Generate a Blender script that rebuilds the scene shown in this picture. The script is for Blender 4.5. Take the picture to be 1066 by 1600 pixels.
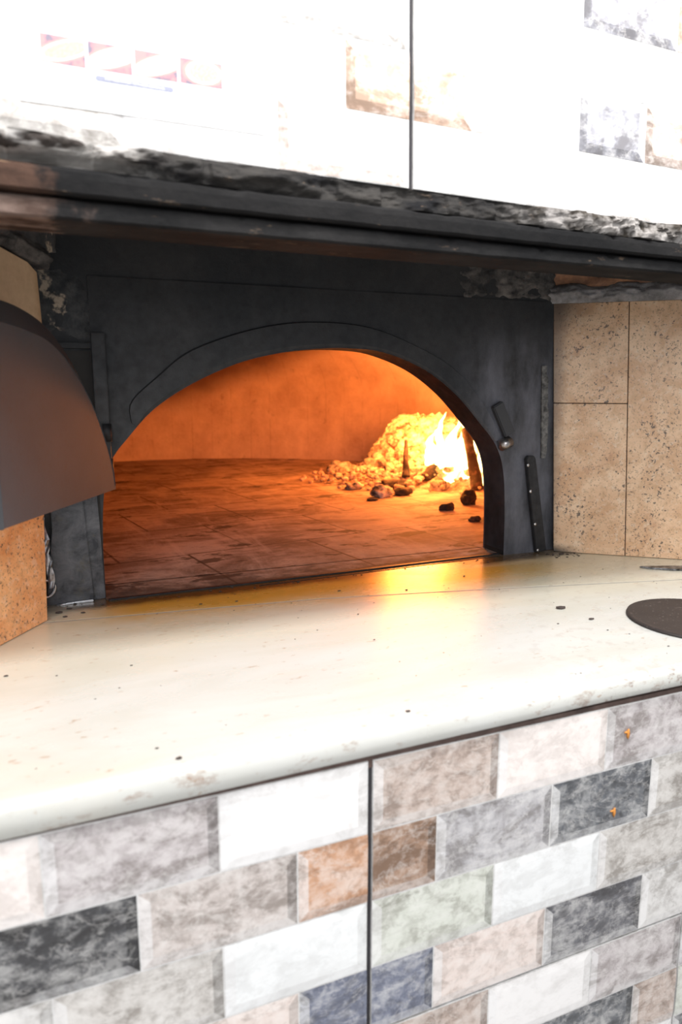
import bpy, bmesh, math, random
from mathutils import Vector, Matrix, noise
random.seed(7)
S = bpy.context.scene
COL = S.collection
for o in list(bpy.data.objects): bpy.data.objects.remove(o)

# ------------------------------------------------------------------ camera
YAW, PITCH, ROLL, FPX = 0.396104722, -0.174944910, 0.000552537, 1100.0
CAM = Vector((-0.371130361, -0.775955278, 0.484376368))
fw = Vector((math.sin(YAW)*math.cos(PITCH), math.cos(YAW)*math.cos(PITCH), math.sin(PITCH)))
rt = Vector((math.cos(YAW), -math.sin(YAW), 0)); up = rt.cross(fw)
r2 = math.cos(ROLL)*rt + math.sin(ROLL)*up; u2 = -math.sin(ROLL)*rt + math.cos(ROLL)*up
cd = bpy.data.cameras.new('camera'); co = bpy.data.objects.new('camera', cd); COL.objects.link(co)
co.matrix_world = Matrix(((r2.x, u2.x, -fw.x, CAM.x), (r2.y, u2.y, -fw.y, CAM.y), (r2.z, u2.z, -fw.z, CAM.z), (0, 0, 0, 1)))
cd.sensor_fit = 'VERTICAL'; cd.sensor_height = 36.0; cd.sensor_width = 24.0
cd.lens = FPX/1600*36.0; cd.clip_start = 0.02; cd.clip_end = 100
cd.dof.use_dof = True; cd.dof.focus_distance = 1.62; cd.dof.aperture_fstop = 3.6
S.camera = co
# ------------------------------------------------------------------ world, light, exposure
S.view_settings.view_transform = 'Standard'; S.view_settings.look = 'None'
S.view_settings.gamma = 1.0; S.view_settings.exposure = 0.0; S.view_settings.use_curve_mapping = False
W = bpy.data.worlds.new('world'); S.world = W; W.use_nodes = True
bg = W.node_tree.nodes['Background']; bg.inputs[0].default_value = (0.97, 0.98, 1.0, 1); bg.inputs[1].default_value = 0.62

def area(name, loc, target, sx, sy, power, color):
    l = bpy.data.lights.new(name, 'AREA'); l.shape = 'RECTANGLE'; l.size = sx; l.size_y = sy; l.energy = power; l.color = color
    o = bpy.data.objects.new(name, l); COL.objects.link(o); o.location = loc
    o.rotation_euler = (Vector(target)-Vector(loc)).to_track_quat('-Z', 'Y').to_euler(); return o
area('hood_fill_light', (0.25, -0.30, 1.62), (0.25, 0.2, 0.75), 1.7, 0.12, 27, (1, 0.99, 0.98))  # unseen fill light, added to brighten the hood tiles
area('ceiling_lamp_light', (0.3, -0.85, 2.1), (0.25, 0.25, 0.5), 1.8, 0.5, 38, (1, 0.985, 0.97))
area('shopfront_daylight', (-1.4, -2.6, 1.5), (0.2, 0.3, 0.3), 2.4, 1.8, 62, (0.96, 0.98, 1.0))
def point(name, loc, power, color, rad):
    l = bpy.data.lights.new(name, 'POINT'); l.energy = power; l.color = color; l.shadow_soft_size = rad
    o = bpy.data.objects.new(name, l); COL.objects.link(o); o.location = loc; return o
point('fire_light', (1.20, 2.10, 0.36), 58, (1.0, 0.26, 0.045), 0.14)
point('fire_light', (1.08, 1.68, 0.22), 6.5, (1.0, 0.25, 0.04), 0.10)

# ------------------------------------------------------------------ node helper
class Mat:
    def __init__(s, name, rough=0.6, metal=0.0, spec=0.5):
        s.m = bpy.data.materials.new(name); s.m.use_nodes = True; s.t = s.m.node_tree
        s.b = s.t.nodes['Principled BSDF']; s.b.inputs['Roughness'].default_value = rough
        s.b.inputs['Metallic'].default_value = metal; s.b.inputs['Specular IOR Level'].default_value = spec
        s._c = None
    def n(s, typ, **kw):
        n = s.t.nodes.new(typ)
        for k, v in kw.items(): setattr(n, k, v)
        return n
    def put(s, sock, v):
        if hasattr(v, 'is_output') or isinstance(v, bpy.types.NodeSocket): s.t.links.new(v, sock)
        elif isinstance(v, tuple) and len(v) == 3 and sock.type == 'RGBA': sock.default_value = (*v, 1)
        else: sock.default_value = v
    @property
    def co(s):
        if s._c is None: s._c = s.n('ShaderNodeNewGeometry').outputs['Position']
        return s._c
    def xyz(s):
        x = s.n('ShaderNodeSeparateXYZ'); s.put(x.inputs[0], s.co); return x.outputs
    def noise(s, scale, detail=4, rough=0.6, dist=0, stretch=None, w=None):
        t = s.n('ShaderNodeTexNoise')
        if w is not None: t.noise_dimensions = '4D'; s.put(t.inputs['W'], w)
        v = s.co
        if stretch:
            mp = s.n('ShaderNodeMapping'); mp.inputs['Scale'].default_value = stretch; s.put(mp.inputs[0], v); v = mp.outputs[0]
        s.put(t.inputs['Vector'], v)
        t.inputs['Scale'].default_value = scale; t.inputs['Detail'].default_value = detail
        t.inputs['Roughness'].default_value = rough; t.inputs['Distortion'].default_value = dist
        return t.outputs['Fac']
    def mr(s, v, a, b, c=0.0, d=1.0, smooth=False):
        m = s.n('ShaderNodeMapRange', interpolation_type='SMOOTHSTEP' if smooth else 'LINEAR'); s.put(m.inputs[0], v)
        for i, q in enumerate((a, b, c, d)): m.inputs[i+1].default_value = q
        return m.outputs[0]
    def math(s, op, a, b=0.0, clamp=False):
        m = s.n('ShaderNodeMath', operation=op, use_clamp=clamp); s.put(m.inputs[0], a); s.put(m.inputs[1], b); return m.outputs[0]
    def mix(s, f, a, b, blend='MIX'):
        m = s.n('ShaderNodeMix', data_type='RGBA', blend_type=blend); s.put(m.inputs[0], f); s.put(m.inputs[6], a); s.put(m.inputs[7], b); return m.outputs[2]
    def bump(s, h, strength=0.3, dist=0.002):
        b = s.n('ShaderNodeBump'); b.inputs['Strength'].default_value = strength; b.inputs['Distance'].default_value = dist
        s.put(b.inputs['Height'], h); s.put(s.b.inputs['Normal'], b.outputs[0]); return s
    def base(s, c): s.put(s.b.inputs['Base Color'], c); return s
    def rough(s, r): s.put(s.b.inputs['Roughness'], r); return s
def lin(*c): return tuple((x/12.92 if x <= .04045 else ((x+.055)/1.055)**2.4) for x in c)

def plain(name, c, rough=.6, metal=0.0, var=.15, scale=40, bump=0.2):
    m = Mat(name, rough, metal); f = m.noise(scale)
    m.base(m.mix(m.mr(f, .3, .7), tuple(x*(1-var) for x in c), tuple(min(1, x*(1+var)) for x in c)))
    if bump: m.bump(m.noise(scale*3, 3), bump, .001)
    return m.m

# soot-covered metal facade
m = Mat('sooty_iron', .62, 0.35); X, Y, Z = m.xyz()
n1 = m.noise(5, 5, .6); n2 = m.noise(45, 4, .6)
c = m.mix(m.mr(n1, .35, .7), (.026, .028, .032), (.052, .051, .053))
wear = m.math('MULTIPLY', m.mr(X, .54, .70, smooth=True), m.mr(Z, .66, .52, smooth=True))
wear = m.math('MULTIPLY', wear, m.mr(m.noise(7, 5, .65, stretch=(2, 1, .7)), .32, .68))
c = m.mix(wear, c, (.15, .152, .18))
dust = m.math('MULTIPLY', m.mr(m.noise(120, 3, .7), .66, .74), .35)
c = m.mix(dust, c, (.09, .08, .07)); m.base(c); m.rough(m.mr(n2, .3, .7, .5, .8)); m.bump(m.math('ADD', n2, m.noise(260, 2)), .35, .0012)
SOOT = m.m
m = Mat('sooty_arch_lining', .7, .2); m.base(m.mix(m.noise(20), (.012, .011, .011), (.03, .026, .024))).bump(m.noise(150, 3), .3, .001); LINING = m.m
m = Mat('painted_door_iron', .7, .0, .3); n1 = m.noise(6, 5, .6)
c = m.mix(m.mr(n1, .3, .7), (.040, .050, .061), (.054, .062, .071)); m.base(m.mix(m.math('MULTIPLY', m.mr(m.noise(90, 4, .7), .55, .7), .3), c, (.05, .035, .03)))
m.bump(m.noise(420, 2), .35, .0008); DOOR = m.m
m = Mat('door_rim_iron', .6, .2); m.base(m.mix(m.noise(20), (.035, .037, .042), (.055, .055, .06))).bump(m.noise(300, 2), .3, .0008); DRIM = m.m
# masonry soot
m = Mat('sooty_masonry', .85); X, Y, Z = m.xyz()
c = m.mix(m.mr(m.noise(9, 5), .3, .7), (.008, .009, .010), (.026, .026, .027)); m.base(c); m.bump(m.noise(28, 6, .7), .9, .008); MASON = m.m
m = Mat('grey_mortar', .85); c = m.mix(m.mr(m.noise(16, 6, .7), .35, .65), (.12, .12, .125), (.36, .355, .37)); m.base(c); m.bump(m.noise(60, 6, .7), .8, .004); MORTAR = m.m
m = Mat('sooty_mortar', .85); c = m.mix(m.mr(m.noise(14, 6, .7), .42, .7), (.03, .032, .036), (.11, .108, .108)); X, Y, Z = m.xyz(); ch = m.math('MULTIPLY', m.mr(m.math('ABSOLUTE', m.math('ADD', X, m.math('ADD', .345, m.math('MULTIPLY', m.math('SUBTRACT', m.noise(13, 4, .7), .5), .12)))), .010, .004), m.mr(m.noise(25, 4, .7), .42, .5)); c = m.mix(ch, c, (.38, .31, .24)); m.base(c); m.bump(m.noise(50, 6, .7), .8, .004); SMORTAR = m.m
m = Mat('sooty_render', .85); c = m.mix(m.mr(m.noise(14, 6, .7), .42, .66), (.035, .034, .035), (.17, .155, .145)); m.base(c); m.bump(m.noise(50, 6, .7), .9, .004); SMORTAR2 = m.m
m = Mat('scorched_plaster', .85); c = m.mix(m.mr(m.noise(10, 5, .7), .4, .65), (.22, .12, .08), (.60, .30, .16)); m.base(c); m.bump(m.noise(40, 6, .7), .6, .004); PLASTER = m.m
# steel
m = Mat('stained_steel', .42, .75); n1 = m.noise(22, 6, .7, .5)
c = m.mix(m.mr(n1, .35, .68), (.035, .037, .043), (.15, .152, .165)); c = m.mix(m.math('MULTIPLY', m.mr(m.noise(12, 5, .7), .55, .7), .6), c, (.11, .095, .055))
m.base(c); m.rough(m.mr(n1, .3, .7, .35, .6)); m.bump(m.noise(60, 3), .2, .001); STEEL = m.m
BRIGHT = plain('bright_steel', (.6, .6, .62), .28, 1.0, .15, 80)
FOIL = plain('crumpled_foil', (.42, .42, .46), .3, .9, .5, 120)
BLACKBAR = plain('black_iron', (.03, .03, .033), .55, .5, .3, 60)
# lintel rails
def lintel_mat(name, dark, light, lx0, lx1, left, rx=None, right=None):
    m = Mat(name, .9, 0, .12); X, Y, Z = m.xyz(); n = m.noise(18, 6, .7, stretch=(.4, 1, 1)); n2 = m.noise(55, 5, .7, stretch=(.3, 1, 1))
    c = m.mix(m.mr(n, .4, .7), dark, light)
    chips = m.math('MULTIPLY', m.mr(n2, .64, .69), .6); c = m.mix(chips, c, (.12, .085, .06))
    xx = m.math('ADD', X, m.math('MULTIPLY', m.math('SUBTRACT', m.noise(14, 4, .7), .5), .25))
    lc = m.mix(m.mr(m.noise(30, 5, .7, stretch=(.25, 1, 1)), .38, .62), left[0], left[1]); lc = m.mix(m.mr(m.noise(20, 4, .6, stretch=(.3, 1, 1)), .55, .6), lc, left[2])
    c = m.mix(m.mr(xx, lx1, lx0, smooth=True), c, lc)
    if rx:
        rc = m.mix(m.mr(m.noise(17, 5, .65), .40, .56), right[0], right[1]); c = m.mix(m.mr(xx, rx[0], rx[1], smooth=True), c, rc)
    m.base(c); m.bump(m.noise(70, 6, .7), .6, .003); return m.m
RAIL = lintel_mat('sooty_rail', (.008, .008, .0085), (.019, .018, .018), -.375, -.33, ((.018, .012, .010), (.07, .040, .029), (.22, .14, .09)))
RAIL2 = lintel_mat('sooty_rail_lower', (.009, .009, .0095), (.024, .023, .023), -.37, -.31, ((.07, .045, .036), (.22, .16, .135), (.028, .017, .013)))
BED = lintel_mat('crumbling_mortar', (.008, .008, .009), (.050, .046, .042), -.33, -.20, ((.30, .28, .26), (.52, .50, .48), (.05, .042, .038)), (.26, .44), ((.05, .043, .036), (.33, .31, .295)))
# granite cladding
def granite(name, a, b):
    m = Mat(name, .38, 0, .4); c = m.mix(m.mr(m.noise(14, 5, .65, .6), .35, .65), a, b)
    c = m.mix(m.math('MULTIPLY', m.mr(m.noise(9, 5, .7, 1.2), .6, .68), .5), c, (.45, .22, .12))
    cl = m.mr(m.noise(9, 3, .6), .36, .66, .025, -.06)
    sp = m.math('SUBTRACT', m.noise(120, 4, .7), m.math('ADD', cl, .625)); sp = m.mr(sp, 0, .03)
    c = m.mix(m.math('MULTIPLY', m.mr(m.noise(75, 5, .7), .5, .62), .4), c, (.50, .32, .18)); c = m.mix(m.math('MULTIPLY', m.mr(m.noise(65, 4, .7), .55, .66), .4), c, (.80, .68, .54))
    c = m.mix(m.math('MULTIPLY', sp, .9), c, (.07, .055, .05))
    sp2 = m.mr(m.noise(210, 2, .5), .60, .67); c = m.mix(m.math('MULTIPLY', sp2, .55), c, (.2, .13, .09))
    return m, c
m, c = granite('speckled_granite', lin(.80, .635, .49), lin(.90, .77, .64)); X, Y, Z = m.xyz()
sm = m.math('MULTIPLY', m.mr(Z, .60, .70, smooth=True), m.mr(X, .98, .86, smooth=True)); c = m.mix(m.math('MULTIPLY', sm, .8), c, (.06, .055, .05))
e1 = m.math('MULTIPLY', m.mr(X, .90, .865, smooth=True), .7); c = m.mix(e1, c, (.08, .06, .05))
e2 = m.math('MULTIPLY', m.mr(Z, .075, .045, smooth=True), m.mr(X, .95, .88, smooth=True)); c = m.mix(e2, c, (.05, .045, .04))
m.base(c); GRAN = m.m
m, c = granite('speckled_granite_plain', lin(.84, .69, .52), lin(.93, .81, .65)); m.base(c); GRAN2 = m.m
m, c = granite('rusty_granite', lin(.82, .57, .36), lin(.92, .73, .53)); X, Y, Z = m.xyz()
c = m.mix(m.mr(Z, .30, .55, smooth=True), c, m.mix(m.noise(60, 5, .7), lin(.75, .62, .48), lin(.92, .80, .66)))
ed = m.math('MULTIPLY', m.mr(m.math('ADD', X, m.math('MULTIPLY', m.math('SUBTRACT', m.noise(12, 4), .5), .03)), -.378, -.350, smooth=True), m.mr(Z, .5, .56, smooth=True)); c = m.mix(m.math('MULTIPLY', ed, .8), c, (.34, .15, .05))
m.base(c); GRAN3 = m.m
# marble
m = Mat('old_marble', .23, 0, .55); X, Y, Z = m.xyz()
st = m.noise(5, 6, .65, .4, stretch=(.45, 1.6, 1))
c = m.mix(m.mr(st, .35, .7), lin(.815, .815, .80), lin(.755, .75, .715))
yy = m.math('ADD', Y, m.math('MULTIPLY', m.math('SUBTRACT', m.noise(4, 5, .7, stretch=(.5, 1, 1)), .5), .28))
c = m.mix(m.math('MULTIPLY', m.mr(yy, .18, .62, smooth=True), .75), c, lin(.80, .76, .64))
inx = m.math('MULTIPLY', m.mr(X, -.42, -.2, smooth=True), m.mr(X, .95, .6, smooth=True))
c = m.mix(m.math('MULTIPLY', m.math('MULTIPLY', m.mr(yy, .46, .64, smooth=True), inx), .95), c, lin(.76, .58, .20))
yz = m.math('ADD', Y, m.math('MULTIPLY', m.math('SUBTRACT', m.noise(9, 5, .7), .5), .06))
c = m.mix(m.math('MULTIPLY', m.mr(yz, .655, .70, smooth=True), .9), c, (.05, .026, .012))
bl = m.mr(m.noise(3.2, 5, .6, 1.0, stretch=(.6, 1.4, 1)), .56, .72); c = m.mix(m.math('MULTIPLY', bl, .35), c, lin(.86, .80, .70))
sp = m.mr(m.noise(75, 3, .6, stretch=(.6, 1.5, 1)), .665, .70); c = m.mix(m.math('MULTIPLY', sp, .5), c, lin(.62, .47, .33))
edge = m.mr(m.noise(48, 5, .75, stretch=(.5, 1, 1)), .56, .66); ez = m.math('MULTIPLY', m.mr(Z, .043, .036, smooth=True), .55)
c = m.mix(m.math('MULTIPLY', edge, ez), c, lin(.60, .50, .44))
ex = m.math('MULTIPLY', m.mr(Z, .046, .041), m.mr(X, .30, .42)); c = m.mix(m.math('MULTIPLY', m.math('MULTIPLY', m.mr(m.noise(38, 5, .7), .56, .62), ex), .75), c, lin(.5, .38, .32))
m.base(c); m.rough(m.mr(st, .3, .7, .2, .34)); m.bump(m.noise(30, 4), .05, .001); MARBLE = m.m
SEAM = plain('seam_filler', (.34, .32, .28), .7)
DARKJOINT = plain('dark_joint', (.035, .032, .036), .85)
BROWNBED = plain('brown_bedding', (.10, .065, .055), .9, 0, .4, 30, .6)
# tiles: Col = colour of the print, alpha = a number that varies the veins from brick to brick
def tile_mat(name):
    m = Mat(name, .22, 0, .5); a = m.n('ShaderNodeVertexColor', layer_name='Col'); w = m.math('MULTIPLY', a.outputs['Alpha'], 40)
    C0 = a.outputs['Color']
    n1 = m.noise(14, 7, .72, .5, w=w, stretch=(.8, 1, 1.3)); n2 = m.noise(8, 6, .65, 1.8, w=w, stretch=(.8, 1, 1.4)); n3 = m.noise(40, 6, .7, .3, w=w)
    hsv = m.n('ShaderNodeSeparateColor'); m.put(hsv.inputs[0], C0)
    lum = hsv.outputs[1]; amp = m.mr(lum, .92, .60, .10, 1.0)
    dk = m.mix(1.0, C0, (.50, .48, .46), 'MULTIPLY'); lt = m.mix(.42, C0, (.95, .93, .9))
    n4 = m.noise(26, 6, .7, .8, w=w, stretch=(.7, 1, 1.2))
    c = m.mix(m.math('MULTIPLY', m.mr(n1, .49, .42), m.math('MULTIPLY', amp, .85)), C0, dk)
    c = m.mix(m.math('MULTIPLY', m.mr(n1, .52, .64), m.math('MULTIPLY', amp, .85)), c, lt)
    c = m.mix(m.math('MULTIPLY', m.mr(n4, .48, .38), m.math('MULTIPLY', amp, .45)), c, dk)
    c = m.mix(m.math('MULTIPLY', m.mr(n4, .54, .66), m.math('MULTIPLY', amp, .5)), c, lt)
    v = m.mr(m.math('ABSOLUTE', m.math('SUBTRACT', n2, .5)), .018, .0); c = m.mix(m.math('MULTIPLY', v, m.math('MULTIPLY', amp, .26)), c, (.85, .82, .79))
    v2 = m.mr(m.math('ABSOLUTE', m.math('SUBTRACT', n2, .60)), .010, .0); c = m.mix(m.math('MULTIPLY', v2, m.math('MULTIPLY', amp, .5)), c, dk)
    c = m.mix(m.math('MULTIPLY', m.mr(n3, .50, .62), m.math('MULTIPLY', amp, .5)), c, lt)
    c = m.mix(m.math('MULTIPLY', m.mr(n3, .50, .38), m.math('MULTIPLY', amp, .5)), c, dk)
    m.base(c); return m.m
TILE = tile_mat('printed_brick_tile')
# oven inside
m = Mat('oven_brick', .85); X, Y, Z = m.xyz()
ang = m.math('MULTIPLY', m.math('ARCTAN2', m.math('SUBTRACT', X, .23), m.math('SUBTRACT', Y, 2.2)), 12.0)
fr = m.math('ABSOLUTE', m.math('SUBTRACT', m.math('FRACT', ang), .5)); jl = m.math('MULTIPLY', m.mr(fr, .465, .495), m.mr(m.noise(9, 4), .42, .62))
c = m.mix(m.mr(m.noise(6, 6, .7), .3, .7), (.46, .33, .27), (.70, .55, .47)); c = m.mix(m.math('MULTIPLY', jl, .30), c, (.14, .08, .06))
c = m.mix(m.math('MULTIPLY', m.mr(m.noise(14, 6, .7, stretch=(1, 1, .6)), .6, .72), .5), c, (.16, .10, .07))
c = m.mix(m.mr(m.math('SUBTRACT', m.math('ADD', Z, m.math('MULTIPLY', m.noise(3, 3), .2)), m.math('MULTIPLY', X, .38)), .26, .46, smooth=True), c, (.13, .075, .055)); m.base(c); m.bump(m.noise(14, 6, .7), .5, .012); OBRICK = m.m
m = Mat('oven_floor_slabs', .8); mp = m.n('ShaderNodeMapping'); mp.inputs['Rotation'].default_value = (0, 0, math.radians(-9)); mp.inputs['Location'].default_value = (.055, .02, 0); m.put(mp.inputs[0], m.co)
br = m.n('ShaderNodeTexBrick'); m.put(br.inputs['Vector'], mp.outputs[0])
for k, v in (('Scale', 1.0), ('Mortar Size', .004), ('Brick Width', .36), ('Row Height', .36), ('Mortar Smooth', .3)): br.inputs[k].default_value = v
br.inputs['Color1'].default_value = (.54, .41, .34, 1); br.inputs['Color2'].default_value = (.46, .34, .28, 1); br.inputs['Mortar'].default_value = (.10, .06, .045, 1)
c = br.outputs['Color']; sn = m.noise(3.2, 7, .72, .8, stretch=(.8, 1.6, 1)); c = m.mix(m.math('MULTIPLY', m.mr(sn, .44, .60), .78), c, (.13, .08, .06)); c = m.mix(m.math('MULTIPLY', m.mr(m.noise(22, 6, .75, 1.5, stretch=(.35, 1.3, 1)), .50, .62), .6), c, (.14, .09, .07))
c = m.mix(m.math('MULTIPLY', m.mr(m.noise(5, 6, .7, .6, stretch=(2.5, .5, 1)), .52, .7), .5), c, (.70, .56, .48))
c = m.mix(m.math('MULTIPLY', m.mr(m.noise(8, 5, .65, stretch=(.7, 1.5, 1)), .585, .62), .85), c, (.04, .022, .016))
X, Y, Z = m.xyz(); fl = m.math('ADD', Y, m.math('MULTIPLY', m.noise(9, 5, .7), .30)); c = m.mix(m.math('MULTIPLY', m.mr(fl, .99, .90, smooth=True), .85), c, (.035, .025, .022))
m.base(c); m.bump(m.noise(20, 6, .7), .4, .006); OFLOOR = m.m
# fire
def emis(name, c1, c2, s1, s2, edge_alpha=False):
    m = Mat(name, .8); t = m.t
    lw = m.n('ShaderNodeLayerWeight'); lw.inputs[0].default_value = .45; X, Y, Z = m.xyz()
    f = m.math('ADD', lw.outputs['Facing'], m.math('MULTIPLY', m.math('SUBTRACT', m.noise(9, 3, .6, .5), .5), .5))
    f = m.math('ADD', f, m.mr(Z, .02, .16, .35, 0))
    e = m.n('ShaderNodeEmission'); m.put(e.inputs[0], m.mix(m.mr(f, .25, .8), c1, c2)); m.put(e.inputs[1], m.mr(f, .2, .85, s1, s2))
    tr = m.n('ShaderNodeBsdfTransparent'); mx = m.n('ShaderNodeMixShader'); m.put(mx.inputs[0], m.mr(f, .62, 1.0)); t.links.new(e.outputs[0], mx.inputs[1]); t.links.new(tr.outputs[0], mx.inputs[2])
    t.links.new(mx.outputs[0], t.nodes['Material Output'].inputs[0]); return m.m
FLAME = emis('flame', (1.0, .62, .20), (1.0, .30, .03), 11.0, 3.0)
m = Mat('glowing_embers', .9); n = m.noise(11, 5, .7); X, Y, Z = m.xyz()
m.base(m.mix(m.mr(m.noise(30, 4), .35, .65), (.10, .07, .05), (.6, .5, .42)))
hot = m.math('MULTIPLY', m.math('MULTIPLY', m.mr(n, .42, .62), m.mr(X, .8, 1.25, .25, 1.0)), m.mr(Z, .06, .20, .55, 1.15))
m.put(m.b.inputs['Emission Color'], m.mix(hot, (1, .07, .006), (1, .50, .08))); m.put(m.b.inputs['Emission Strength'], m.math('MULTIPLY', hot, 1.9)); m.bump(m.noise(60, 4), .6, .006); EMBER = m.m
m = Mat('ashy_charcoal', .9); m.base(m.mix(m.mr(m.noise(22, 5, .7), .42, .6), (.05, .035, .03), (.62, .52, .45))).bump(m.noise(70, 5), .7, .005); ASHY = m.m
m = Mat('black_charcoal', .85); m.base(m.mix(m.mr(m.noise(30, 5, .7), .5, .7), (.02, .013, .011), (.12, .07, .05))).bump(m.noise(70, 5), .7, .005); COALB = m.m
m = Mat('ash_bed', .9); n = m.noise(26, 6, .75)
m.base(m.mix(m.mr(n, .38, .62), (.16, .08, .05), (.72, .56, .44))); X, Y, Z = m.xyz()
g = m.math('MULTIPLY', m.mr(m.noise(8, 5, .7), .45, .7), m.mr(X, .9, 1.4)); m.put(m.b.inputs['Emission Color'], (1, .12, .015, 1)); m.put(m.b.inputs['Emission Strength'], m.math('MULTIPLY', g, .9)); m.bump(m.noise(50, 6, .8), .9, .012); ASHBED = m.m
m = Mat('baking_disc_iron', .55, .3); c = m.mix(m.noise(25, 5), (.035, .028, .027), (.065, .055, .052)); c = m.mix(m.math('MULTIPLY', m.mr(m.noise(190, 3, .6), .64, .70), .7), c, (.30, .26, .24)); m.base(c); m.bump(m.noise(200, 3), .3, .0008); DISC = m.m
m = Mat('tarnished_blade', .35, .6); m.base(m.mix(m.mr(m.noise(60, 5, .7), .45, .6), (.03, .03, .03), (.25, .25, .26))); BLADE = m.m
CRUMB = plain('charred_crumb', (.06, .045, .04), .9)
FOOD = plain('orange_food', (.62, .25, .05), .7)
PAPER = plain('white_paper', (.86, .86, .87), .5, 0, .02)
PILL = plain('grey_ink', lin(.52, .53, .60), .6, 0, .03)
WHITEINK = plain('white_ink', (.9, .9, .9), .6, 0, .01)

# ------------------------------------------------------------------ mesh helpers
def link(name, verts, faces, mat, parent=None, smooth=False, cols=None):
    me = bpy.data.meshes.new(name); me.from_pydata([tuple(v) for v in verts], [], faces)
    me.validate(); me.update()
    mats = mat if isinstance(mat, list) else [mat]
    for q in mats: me.materials.append(q)
    if smooth:
        for p in me.polygons: p.use_smooth = True
    if cols:
        at = me.color_attributes.new('Col', 'FLOAT_COLOR', 'CORNER')
        for p in me.polygons:
            for li in p.loop_indices: at.data[li].color = cols[p.index]
    o = bpy.data.objects.new(name, me); COL.objects.link(o)
    if parent: o.parent = parent
    return o
def from_bm(name, bm, mat, parent=None, smooth=False):
    bmesh.ops.recalc_face_normals(bm, faces=bm.faces)
    me = bpy.data.meshes.new(name); bm.to_mesh(me); bm.free(); me.materials.append(mat)
    if smooth:
        for p in me.polygons: p.use_smooth = True
    o = bpy.data.objects.new(name, me); COL.objects.link(o)
    if parent: o.parent = parent
    return o
def empty(name, loc=(0, 0, 0)):
    o = bpy.data.objects.new(name, None); COL.objects.link(o); o.location = loc; o.empty_display_size = .05; return o
def tag(o, label, cat, group=None, kind=None):
    o['label'] = label; o['category'] = cat
    if group: o['group'] = group
    if kind: o['kind'] = kind
    return o
def struct(o): o['kind'] = 'structure'; return o
def box_bm(bm, x0, x1, y0, y1, z0, z1, bev=0):
    vs = [bm.verts.new((x, y, z)) for x in (x0, x1) for y in (y0, y1) for z in (z0, z1)]
    fs = [(0, 1, 3, 2), (4, 6, 7, 5), (0, 4, 5, 1), (2, 3, 7, 6), (0, 2, 6, 4), (1, 5, 7, 3)]
    f = [bm.faces.new([vs[i] for i in q]) for q in fs]
    if bev:
        es = {e for q in f for e in q.edges}; bmesh.ops.recalc_face_normals(bm, faces=f)
        bmesh.ops.bevel(bm, geom=list(es), offset=bev, segments=2, affect='EDGES', profile=.6)
def box(name, b, mat, parent=None, bev=0):
    bm = bmesh.new(); box_bm(bm, *b, bev=bev); return from_bm(name, bm, mat, parent)
def prism(name, pts, vec, mat, parent=None, bev=0):
    """polygon (3D points) extruded along vec"""
    bm = bmesh.new(); a = [bm.verts.new(p) for p in pts]; v = Vector(vec); b = [bm.verts.new(Vector(p)+v) for p in pts]
    bm.faces.new(a); bm.faces.new(b[::-1]); n = len(a)
    for i in range(n): bm.faces.new((a[i], a[(i+1) % n], b[(i+1) % n], b[i]))
    bmesh.ops.recalc_face_normals(bm, faces=bm.faces)
    if bev: bmesh.ops.bevel(bm, geom=list(bm.edges), offset=bev, segments=2, affect='EDGES')
    return from_bm(name, bm, mat, parent)
def catmull(P, n=8):
    P = [Vector(p) for p in P]; out = []
    for i in range(len(P)-1):
        p0, p1, p2, p3 = P[max(i-1, 0)], P[i], P[i+1], P[min(i+2, len(P)-1)]
        for k in range(n):
            t = k/n; out.append(.5*((2*p1)+(p2-p0)*t+(2*p0-5*p1+4*p2-p3)*t*t+(3*p1-p0-3*p2+p3)*t**3))
    out.append(P[-1]); return out
def fb(v, o=5, s=1.0): return noise.fractal(Vector(v)*s, 1.0, 2.0, o)
def rough_panel(name, f, nu, nv, thick, mat, parent=None, smooth=True):
    """f(u,v)->(point, outward normal, displacement); closed slab behind it"""
    V = []; F = []; B = []
    for j in range(nv+1):
        for i in range(nu+1):
            p, nrm, d = f(i/nu, j/nv); V.append(Vector(p)+Vector(nrm)*d); B.append(Vector(p)-Vector(nrm)*thick)
    k = (nu+1)*(nv+1); w = nu+1
    for j in range(nv):
        for i in range(nu):
            a = j*w+i; F.append((a, a+1, a+w+1, a+w)); F.append((k+a, k+a+w, k+a+w+1, k+a+1))
    for i in range(nu): F.append((i, k+i, k+i+1, i+1)); a = nv*w+i; F.append((a, a+1, k+a+1, k+a))
    for j in range(nv): a = j*w; F.append((a, a+w, k+a+w, k+a)); a = j*w+nu; F.append((a, k+a, k+a+w, a+w))
    o = link(name, V+B, F, mat, parent, smooth)
    bm = bmesh.new(); bm.from_mesh(o.data); bmesh.ops.recalc_face_normals(bm, faces=bm.faces); bm.to_mesh(o.data); bm.free(); return o

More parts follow.
